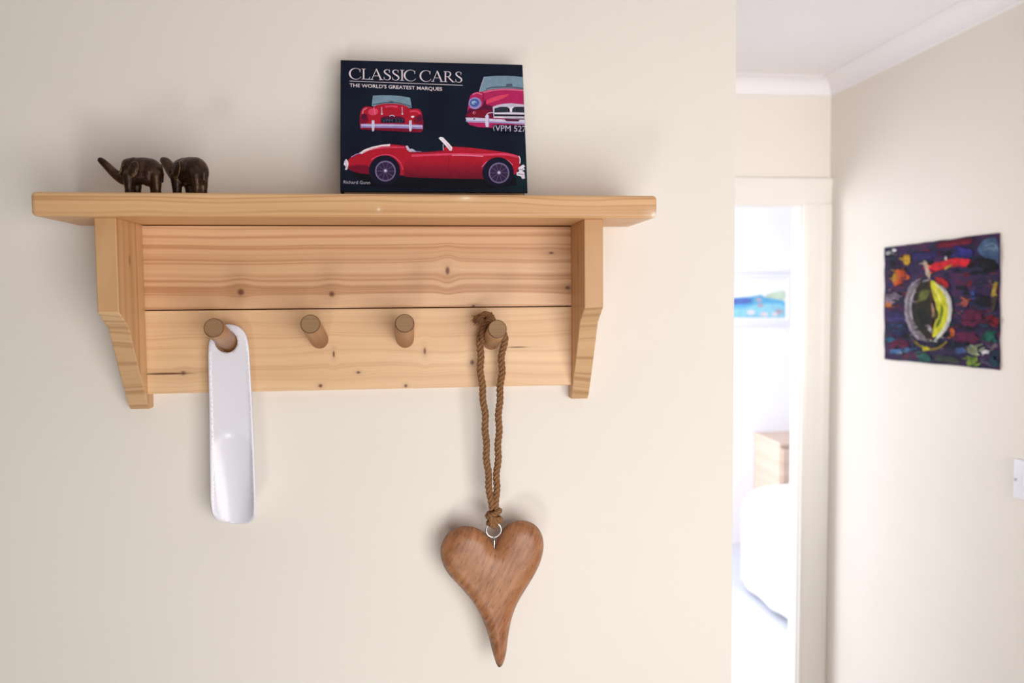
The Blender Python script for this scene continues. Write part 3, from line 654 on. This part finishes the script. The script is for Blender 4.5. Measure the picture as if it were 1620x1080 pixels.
for word, xa, xb in (('CLASSIC', 553, 658.5), ('CARS', 664.7, 732)):
    ws = [serif_letter(c)[1] for c in word]; tot = sum(ws); x = 0
    for c, ww in zip(word, ws):
        for poly in serif_letter(c)[0]:
            v = []
            for a, b in poly:
                px = xa+(xb-xa)*(x+a)/tot; py = 124.8+(px-553)*.0325-b*16.8; v.append(on_plane(px, py, P0, bn)+bn*(.0001))
            g.add(v, [list(range(len(v)))])
        x += ww
v = [on_plane(a, b, P0, bn)+bn*.0001 for a, b in ((553, 127.8), (732, 134.6), (732, 135.4), (553, 128.5))]; g.add(v, [(0, 1, 2, 3)])
g.build('title_lettering', I['titleink'], cover)

# ------------------------------------------------------------------ abstract painting on the hall wall
PX = XR-.0045
pa = empty('abstract_painting', at(1489, 578, 'x', XR-.002), 'unframed abstract painting with a yellow and grey oval on dark purple, on the hall wall', 'painting')
def pq(X, Y, dx=0): return at(1380+X/4.318, 350+Y/4.318, 'x', PX-dx)
t = NT('dark_mixed_paint', .7, .12); o = t.tc.outputs['Object']
h = t.map(o, (1, 5, 16)); n1 = t.noise(h, 1.5, 4, .65); n2 = t.noise(t.map(o, (1, 7, 22), (5, 3, 1)), 1.6, 4, .7); n3 = t.noise(t.map(o, (1, 10, 26), (9, 3, 4)), 1.5, 5, .7)
c = t.ramp(n1, [(.30, (.006, .006, .014)), (.45, (.016, .009, .040)), (.55, (.036, .014, .065)), (.70, (.085, .012, .036))])
c = t.mix(t.ramp(n2, [(.50, (0, 0, 0)), (.64, (.95, .95, .95))]), c, (.008, .022, .045)); c = t.mix(t.ramp(n3, [(.58, (0, 0, 0)), (.70, (.85, .85, .85))]), c, (.12, .016, .035))
t.color(c); t.bump(n3, .4, .002); M_paint = t.m
rnd = random.Random(11); ed = []
for (a, b), (c2, d) in (((82, 180), (862, 80)), ((862, 80), (862, 1015)), ((862, 1015), (82, 940)), ((82, 940), (82, 180))):
    for i in range(14): k = i/14; j = 0 if i == 0 else 1; ed.append((a+(c2-a)*k+rnd.uniform(-3, 3)*j, b+(d-b)*k+rnd.uniform(-3, 3)*j))
loop = [pq(*q) for q in ed]; canvas = G().prism(loop, (.0042, 0, 0)).build('canvas', M_paint, pa)
def stroke(col, pts, w_, lay=1, poly=False):
    dx = .0003+.00025*lay; mt = plain('paint_%d_%d_%d' % col, tuple(c*.8 for c in lin(*col)), .7, .12, .35, 45, bump=.5, bscale=160)
    if poly: q = [pq(p.x, p.y, dx) for p in crom([(a, b, 0) for a, b in pts], 5, True)]; mk('paint_stroke', q, [list(range(len(q)))], mt, canvas); return
    q = crom([(a, b, 0) for a, b in pts], 6); vs_ = []; n = len(q); ra = random.Random(int(pts[0][0]*7+pts[0][1]))
    for i, p in enumerate(q):
        d = (q[min(i+1, n-1)]-q[max(i-1, 0)]).normalized(); e = min(1, 3.2*min(i+.6, n-.4-i)/n+.25); ww = w_*e*ra.uniform(.85, 1.15)/2; nr = Vector((-d.y, d.x, 0)); vs_ += [p+nr*ww, p-nr*ww]
    mt2 = plain('paintd_%d_%d_%d' % col, tuple(c*.45 for c in lin(*col)), .7, .12, .35, 45)
    g = G(); nb_ = 5 if w_ > 15 else 2                     # bristle tracks, ragged at both ends
    for k in range(nb_):
        a_, b_ = k/nb_-.06, (k+1)/nb_+.06; i0 = ra.randrange(0, max(1, n//4)); i1 = n-ra.randrange(0, max(1, n//4)); sl = []
        for i in range(i0, i1):
            A, B = vs_[2*i], vs_[2*i+1]; j = ra.uniform(-.05, .05); sl += [pq(*(A+(B-A)*(a_+j)).xy, dx+.00002*k), pq(*(A+(B-A)*(b_+j)).xy, dx+.00002*k)]
        g.add(sl, [(2*i, 2*i+1, 2*i+3, 2*i+2) for i in range(len(sl)//2-1)], 1 if ra.random() < .35 else 0)
    for k in range(ra.randrange(3, 7) if w_ > 18 else 0):      # loose dabs dragged off the stroke
        c_ = q[ra.randrange(n)]+Vector((ra.uniform(-1, 1)*w_*.9, ra.uniform(-1, 1)*w_*.7, 0)); a_ = ra.uniform(-.5, .5); l_ = ra.uniform(.3, .9)*w_; t_ = ra.uniform(.08, .2)*w_
        d = Vector((math.cos(a_), math.sin(a_), 0)); nr = Vector((-d.y, d.x, 0)); o4 = [c_-d*l_, c_-d*l_*.3+nr*t_, c_+d*l_*.5+nr*t_*.7, c_+d*l_, c_+d*l_*.2-nr*t_, c_-d*l_*.5-nr*t_*.8]
        o4 = [Vector((min(max(v.x, 90), 854), min(max(v.y, 182-(v.x-82)*.12), 938+(v.x-82)*.09), 0)) for v in o4]
        g.add([pq(v.x, v.y, dx+.00015+.00001*k) for v in o4], [list(range(6))], ra.randrange(2))
    g.build('paint_stroke', [mt, mt2], canvas)
ST = [((70, 95, 130), [(760, 130), (850, 120), (860, 290), (790, 260), (720, 200)], 0, 1), ((100, 122, 150), [(760, 190), (820, 170), (850, 210)], 40, 0),
      ((120, 20, 50), [(430, 165), (560, 147), (700, 130)], 40, 0), ((48, 44, 128), [(560, 200), (620, 215), (690, 230)], 60, 0), ((48, 36, 100), [(260, 230), (340, 240), (460, 215)], 40, 0),
      ((200, 90, 30), [(165, 330), (215, 350), (255, 385), (190, 420), (150, 440), (145, 380)], 0, 1), ((214, 170, 40), [(240, 225), (232, 260), (240, 300)], 40, 0), ((206, 150, 44), [(160, 350), (150, 390), (148, 420)], 24, 0), ((170, 60, 24), [(200, 330), (215, 380), (180, 430)], 34, 0),
      ((214, 30, 46), [(345, 320), (420, 315), (520, 290), (600, 280), (640, 300), (630, 330)], 50, 0), ((190, 30, 40), [(430, 400), (480, 410), (515, 450)], 34, 0), ((200, 170, 60), [(490, 330), (515, 312), (545, 300)], 12, 0),
      ((150, 130, 150), [(95, 520), (130, 530), (180, 500)], 60, 0), ((190, 110, 60), [(90, 560), (110, 570), (130, 555)], 34, 0), ((210, 210, 215), [(90, 220), (115, 215), (125, 205)], 22, 0), ((215, 210, 210), [(135, 195), (155, 200), (160, 205)], 18, 0),
      ((60, 52, 110), [(95, 650), (160, 650), (215, 640)], 60, 0), ((36, 60, 100), [(100, 720), (170, 730), (230, 720)], 40, 0), ((30, 110, 150), [(110, 800), (130, 805), (150, 800)], 26, 0), ((100, 24, 60), [(110, 840), (180, 830), (250, 850)], 36, 0),
      ((70, 110, 160), [(110, 885), (180, 890), (280, 870)], 30, 0), ((200, 215, 225), [(140, 890), (190, 898), (240, 885)], 12, 0), ((60, 80, 130), [(560, 890), (610, 885), (640, 880)], 36, 0), ((96, 20, 60), [(600, 680), (680, 660), (740, 690)], 90, 0), ((90, 20, 60), [(560, 780), (650, 790), (720, 800)], 60, 0),
      ((22, 90, 76), [(770, 760), (800, 780), (830, 800)], 60, 0), ((30, 76, 90), [(800, 940), (830, 960), (850, 950)], 60, 0), ((150, 160, 120), [(650, 860), (690, 880), (720, 880)], 54, 0), ((120, 150, 60), [(640, 960), (680, 960), (720, 940)], 44, 0), ((40, 100, 90), [(330, 910), (360, 930), (390, 950)], 50, 0), ((60, 70, 60), [(420, 930), (500, 940), (600, 960)], 34, 0),
      ((225, 225, 230), [(745, 895), (770, 890), (800, 892)], 26, 0), ((130, 110, 130), [(800, 880), (830, 855), (855, 840)], 26, 0), ((90, 80, 110), [(730, 950), (780, 960), (820, 990)], 24, 0),
      ((190, 160, 60), [(850, 410), (835, 460), (820, 520)], 26, 0), ((70, 60, 40), [(850, 480), (830, 560), (820, 620)], 24, 0), ((120, 16, 30), [(845, 650), (840, 680), (830, 700)], 44, 0), ((200, 100, 80), [(620, 540), (632, 555), (620, 580)], 36, 0), ((60, 80, 150), [(680, 470), (686, 500), (690, 540)], 26, 0), ((20, 14, 30), [(700, 540), (760, 550), (800, 540)], 50, 0), ((14, 12, 20), [(740, 300), (800, 300), (840, 330)], 80, 0),
      ((40, 34, 20), [(385, 400), (300, 440), (280, 560), (285, 680), (330, 760), (400, 800), (410, 620), (400, 480)], 0, 1), ((90, 100, 40), [(330, 480), (320, 540), (370, 530), (390, 470)], 0, 1), ((120, 120, 60), [(300, 560), (320, 540), (370, 520)], 16, 0), ((20, 26, 20), [(320, 600), (350, 660), (360, 720)], 60, 0),
      ((150, 140, 150), [(375, 385), (310, 410), (265, 480), (245, 580), (258, 680), (300, 760), (350, 800), (400, 805)], 46, 0), ((196, 190, 200), [(300, 440), (262, 520), (255, 620), (280, 710)], 20, 0),
      ((206, 204, 40), [(400, 405), (460, 440), (510, 520), (520, 610), (500, 700), (450, 770), (412, 790), (420, 720), (440, 640), (432, 560), (412, 500)], 0, 1), ((226, 226, 215), [(420, 420), (480, 460), (525, 540), (530, 630), (505, 720), (450, 790), (412, 820)], 24, 0), ((110, 130, 24), [(470, 560), (475, 620), (455, 690), (430, 730)], 18, 0), ((240, 236, 90), [(420, 460), (450, 500), (470, 560)], 26, 0), ((60, 60, 24), [(415, 590), (440, 630), (425, 680)], 22, 0),
      ((190, 170, 150), [(355, 265), (370, 320), (390, 390)], 24, 0), ((90, 50, 30), [(372, 360), (395, 460), (410, 580), (415, 650)], 10, 0), ((196, 150, 120), [(405, 560), (415, 620), (412, 660)], 14, 0), ((70, 30, 34), [(405, 680), (404, 750), (405, 830)], 14, 0),
      ((140, 120, 40), [(245, 740), (290, 820), (360, 870), (440, 870), (510, 820), (540, 750)], 14, 0), ((200, 190, 40), [(360, 862), (372, 868), (380, 860)], 26, 0), ((206, 100, 30), [(530, 740), (548, 752), (540, 790)], 22, 0), ((190, 180, 190), [(385, 720), (392, 740), (388, 750)], 20, 0), ((210, 200, 190), [(498, 240), (502, 252), (498, 265)], 14, 0)]
rb = random.Random(5); BG = []                          # under-painting: short sideways dabs
for i in range(110):
    X, Y = rb.uniform(110, 800), rb.uniform(190, 900); l_ = rb.uniform(20, 75)
    BG.append((rb.choice(((44, 42, 100), (70, 22, 56), (100, 20, 42), (16, 20, 40), (30, 58, 86), (50, 36, 84), (14, 12, 22), (14, 14, 20), (24, 50, 56), (112, 28, 44))), [(X-l_/2, Y+rb.uniform(-8, 8)), (X, Y), (X+l_/2, Y+rb.uniform(-8, 8))], rb.uniform(12, 30), 0))
TOPD = []                                               # dark dragged dabs over the colour, around the oval
for i in range(70):
    X, Y = rb.uniform(110, 810), rb.uniform(200, 900); l_ = rb.uniform(14, 46)
    if ((X-385)/190)**2+((Y-620)/280)**2 < 1 or (Y < 360 and 330 < X < 670): continue
    TOPD.append((rb.choice(((16, 12, 26), (34, 22, 62), (58, 16, 40), (18, 34, 50), (70, 52, 96), (120, 96, 110))), [(X-l_/2, Y+rb.uniform(-5, 5)), (X, Y), (X+l_/2, Y+rb.uniform(-5, 5))], rb.uniform(6, 14), 0))
ST = BG+ST+TOPD
for i, (col, pts, w_, pl) in enumerate(ST): stroke(col, pts, w_, .2+i*.05, bool(pl))

# ------------------------------------------------------------------ light switch on the hall wall
c0 = at(1604, 755.5, 'x', XR-.006); SWZ = c0.z; y1 = c0.y; y0 = y1-.088; hz_ = .0455
M_sw = plain('white_switch_plastic', (.80, .80, .86), .3, .5, .01, 10)
sw = empty('light_switch', (XR, (y0+y1)/2, SWZ-hz_), 'white plastic light switch plate with a small screw, on the hall wall', 'switch')
box('plate', (XR-.0085, y0, SWZ-hz_), (XR+.0005, y1, SWZ+hz_), M_sw, sw, bevel=.003)
box('rocker', (XR-.0125, (y0+y1)/2-.011, SWZ-.018), (XR-.008, (y0+y1)/2+.011, SWZ+.018), M_sw, sw, bevel=.0015)
for yy in (y1-.0085, y0+.0085):
    g = G(); g.tube([(XR-.0095, yy, SWZ-.002), (XR-.008, yy, SWZ-.002)], .0032, 14); g.build('screw', plain('screw_steel', (.25, .25, .27), .35, .5, .05, 100, metal=1), sw)

# ------------------------------------------------------------------ bedroom: bed, chest of drawers, seascape
bx0 = 1.785; byf = 3.30; bed = empty('bed', (2.5, 2.55, 0), 'white made-up bed beyond the doorway', 'bed')
M_lin = plain('white_bed_linen', (.86, .86, .88), .8, .2, .02, 12, bump=.3, bscale=30)
M_base = plain('white_divan_fabric', (.80, .80, .84), .9, .2, .03, 60)
box('divan_base', (bx0+.03, 1.80, .05), (3.2, byf-.03, .30), M_base, bed, bevel=.015)
for lx, ly in ((1.86, 1.9), (1.86, byf-.1), (3.1, 1.9), (3.1, byf-.1)): box('leg', (lx, ly, 0), (lx+.05, ly+.05, .06), plain('dark_castor', (.05, .05, .06), .5), bed)
g = G(); nx, ny = 26, 40; top = .60                       # duvet hanging down the side, with soft folds
vs_ = []; prof_ = [(bx0+.012, .03), (bx0+.004, .12), (bx0, .26), (bx0+.002, .40), (bx0-.006, .50), (bx0+.012, .565), (bx0+.06, .60), (bx0+.15, .612), (2.2, .62), (2.7, .625), (3.2, .61)]
pc = crom([(a, b, 0) for a, b in prof_], 3)
for j in range(ny+1):
    yy = 1.78+(byf-1.78)*j/ny; rnd_ = max(0, 1-(byf-yy)/.10); drop = .05*rnd_**2
    for p_ in pc:
        f_ = .006*math.sin(yy*22+p_.x*5)*(1-p_.y/.65)+.006*math.sin(yy*9+p_.x*8)
        vs_.append((p_.x+f_, yy, max(.02, p_.y-drop*(p_.y/.6)+.5*f_)))
m_ = len(pc); fs = [(j*m_+i, j*m_+i+1, (j+1)*m_+i+1, (j+1)*m_+i) for j in range(ny) for i in range(m_-1)]
o0 = len(vs_); endp = [vs_[ny*m_+i] for i in range(m_)]
vs_ += [(p_[0]+.0, byf+.004, .04) for p_ in endp]; fs += [(ny*m_+i, ny*m_+i+1, o0+i+1, o0+i) for i in range(m_-1)]
dv = mk('duvet', vs_, fs, M_lin, bed, smooth=True); so = dv.modifiers.new('thick', 'SOLIDIFY'); so.thickness = .02; so.offset = -1
cx0 = at(1235, 720, 'y', 3.72).x; ch = empty('chest_of_drawers', (cx0+.3, 3.9, 0), 'pale wooden chest of drawers standing behind the bed', 'cabinet')
ctz = at(1235, 700, 'y', 3.72).z
M_cw = pine('pale_beech_veneer', 'X', 'Z', (.74, .58, .46), (.66, .50, .39), (.58, .42, .32), 40, .01, 200, lines=.3)
box('body', (cx0, 3.73, 0), (cx0+.6, YB-.004, ctz-.022), M_cw, ch, bevel=.002); box('top', (cx0-.012, 3.71, ctz-.022), (cx0+.612, YB-.002, ctz), M_cw, ch, bevel=.003)
for i in range(3):
    z0 = .04+i*(ctz-.07)/3; dr = box('drawer', (cx0+.012, 3.714, z0), (cx0+.588, 3.735, z0+(ctz-.07)/3-.008), M_cw, ch, bevel=.002)
    g = G(); g.ball((cx0+.3, 3.70, z0+(ctz-.07)/6), .014, 12, 8); g.build('knob', M_cw, dr, smooth=True)
f1 = at(1251, 432, 'y', YB); f0 = at(1251, 514, 'y', YB); fx1 = f1.x; fx0 = fx1-.60; fz1, fz0 = f1.z, f0.z
pic = empty('seascape_picture', ((fx0+fx1)/2, YB, fz0), 'white framed seascape print with blue sea on the bedroom wall', 'picture')
fw = .03
for a, b in (((fx0, fz0), (fx1, fz0+fw)), ((fx0, fz1-fw), (fx1, fz1)), ((fx0, fz0+fw), (fx0+fw, fz1-fw)), ((fx1-fw, fz0+fw), (fx1, fz1-fw))):
    box('frame_rail', (a[0], YB-.022, a[1]), (b[0], YB+.001, b[1]), plain('white_frame', (.78, .78, .84), .4, .4, .01, 10), pic, bevel=.002)
pr = box('print', (fx0+fw-.002, YB-.010, fz0+fw-.002), (fx1-fw+.002, YB-.001, fz1-fw+.002), plain('print_paper', (.86, .86, .88), .6, .3, .01, 10), pic)
def sea(name, pts, rgb, lay, sm=4):
    q = [at(x, y, 'y', YB-.0104-.0002*lay) for x, y in pts]
    if sm: q = crom(q, sm, True)
    mk(name, q, [list(range(len(q)))], plain('sea_'+name+str(lay), rgb, .5, .3, .12, 25), pr)
sx0 = 1116
sea('sea', [(sx0, 470), (1160, 471), (1185, 469), (1205, 466), (1209, 470), (1222, 472), (1238, 474), (1242, 478), (1242, 502), (sx0, 502)], (.12, .42, .66), 1, 0)
sea('shallows', [(sx0, 486), (1175, 488), (1200, 480), (1235, 481), (1241, 486), (1241, 501), (sx0, 501)], (.28, .60, .72), 2, 0)
sea('deep_water', [(sx0, 471), (1160, 472), (1180, 471), (1190, 474), (1180, 481), (sx0, 480)], (.10, .17, .48), 3)
for i, (x, y, r) in enumerate(((1188, 494, 5), (1203, 483, 4), (1209, 497, 5), (1232, 493, 5), (1226, 497, 4), (1200, 474, 4))):
    sea('rock', [(x+r*1.3*math.cos(a), y+r*.8*math.sin(a)) for a in [2*math.pi*k/9 for k in range(9)]], (.45, .40, .46) if i % 2 else (.70, .66, .70), 4+i)
sea('shore', [(1209, 468), (1225, 462), (1241, 460), (1241, 474), (1222, 472)], (.55, .66, .50), 3)
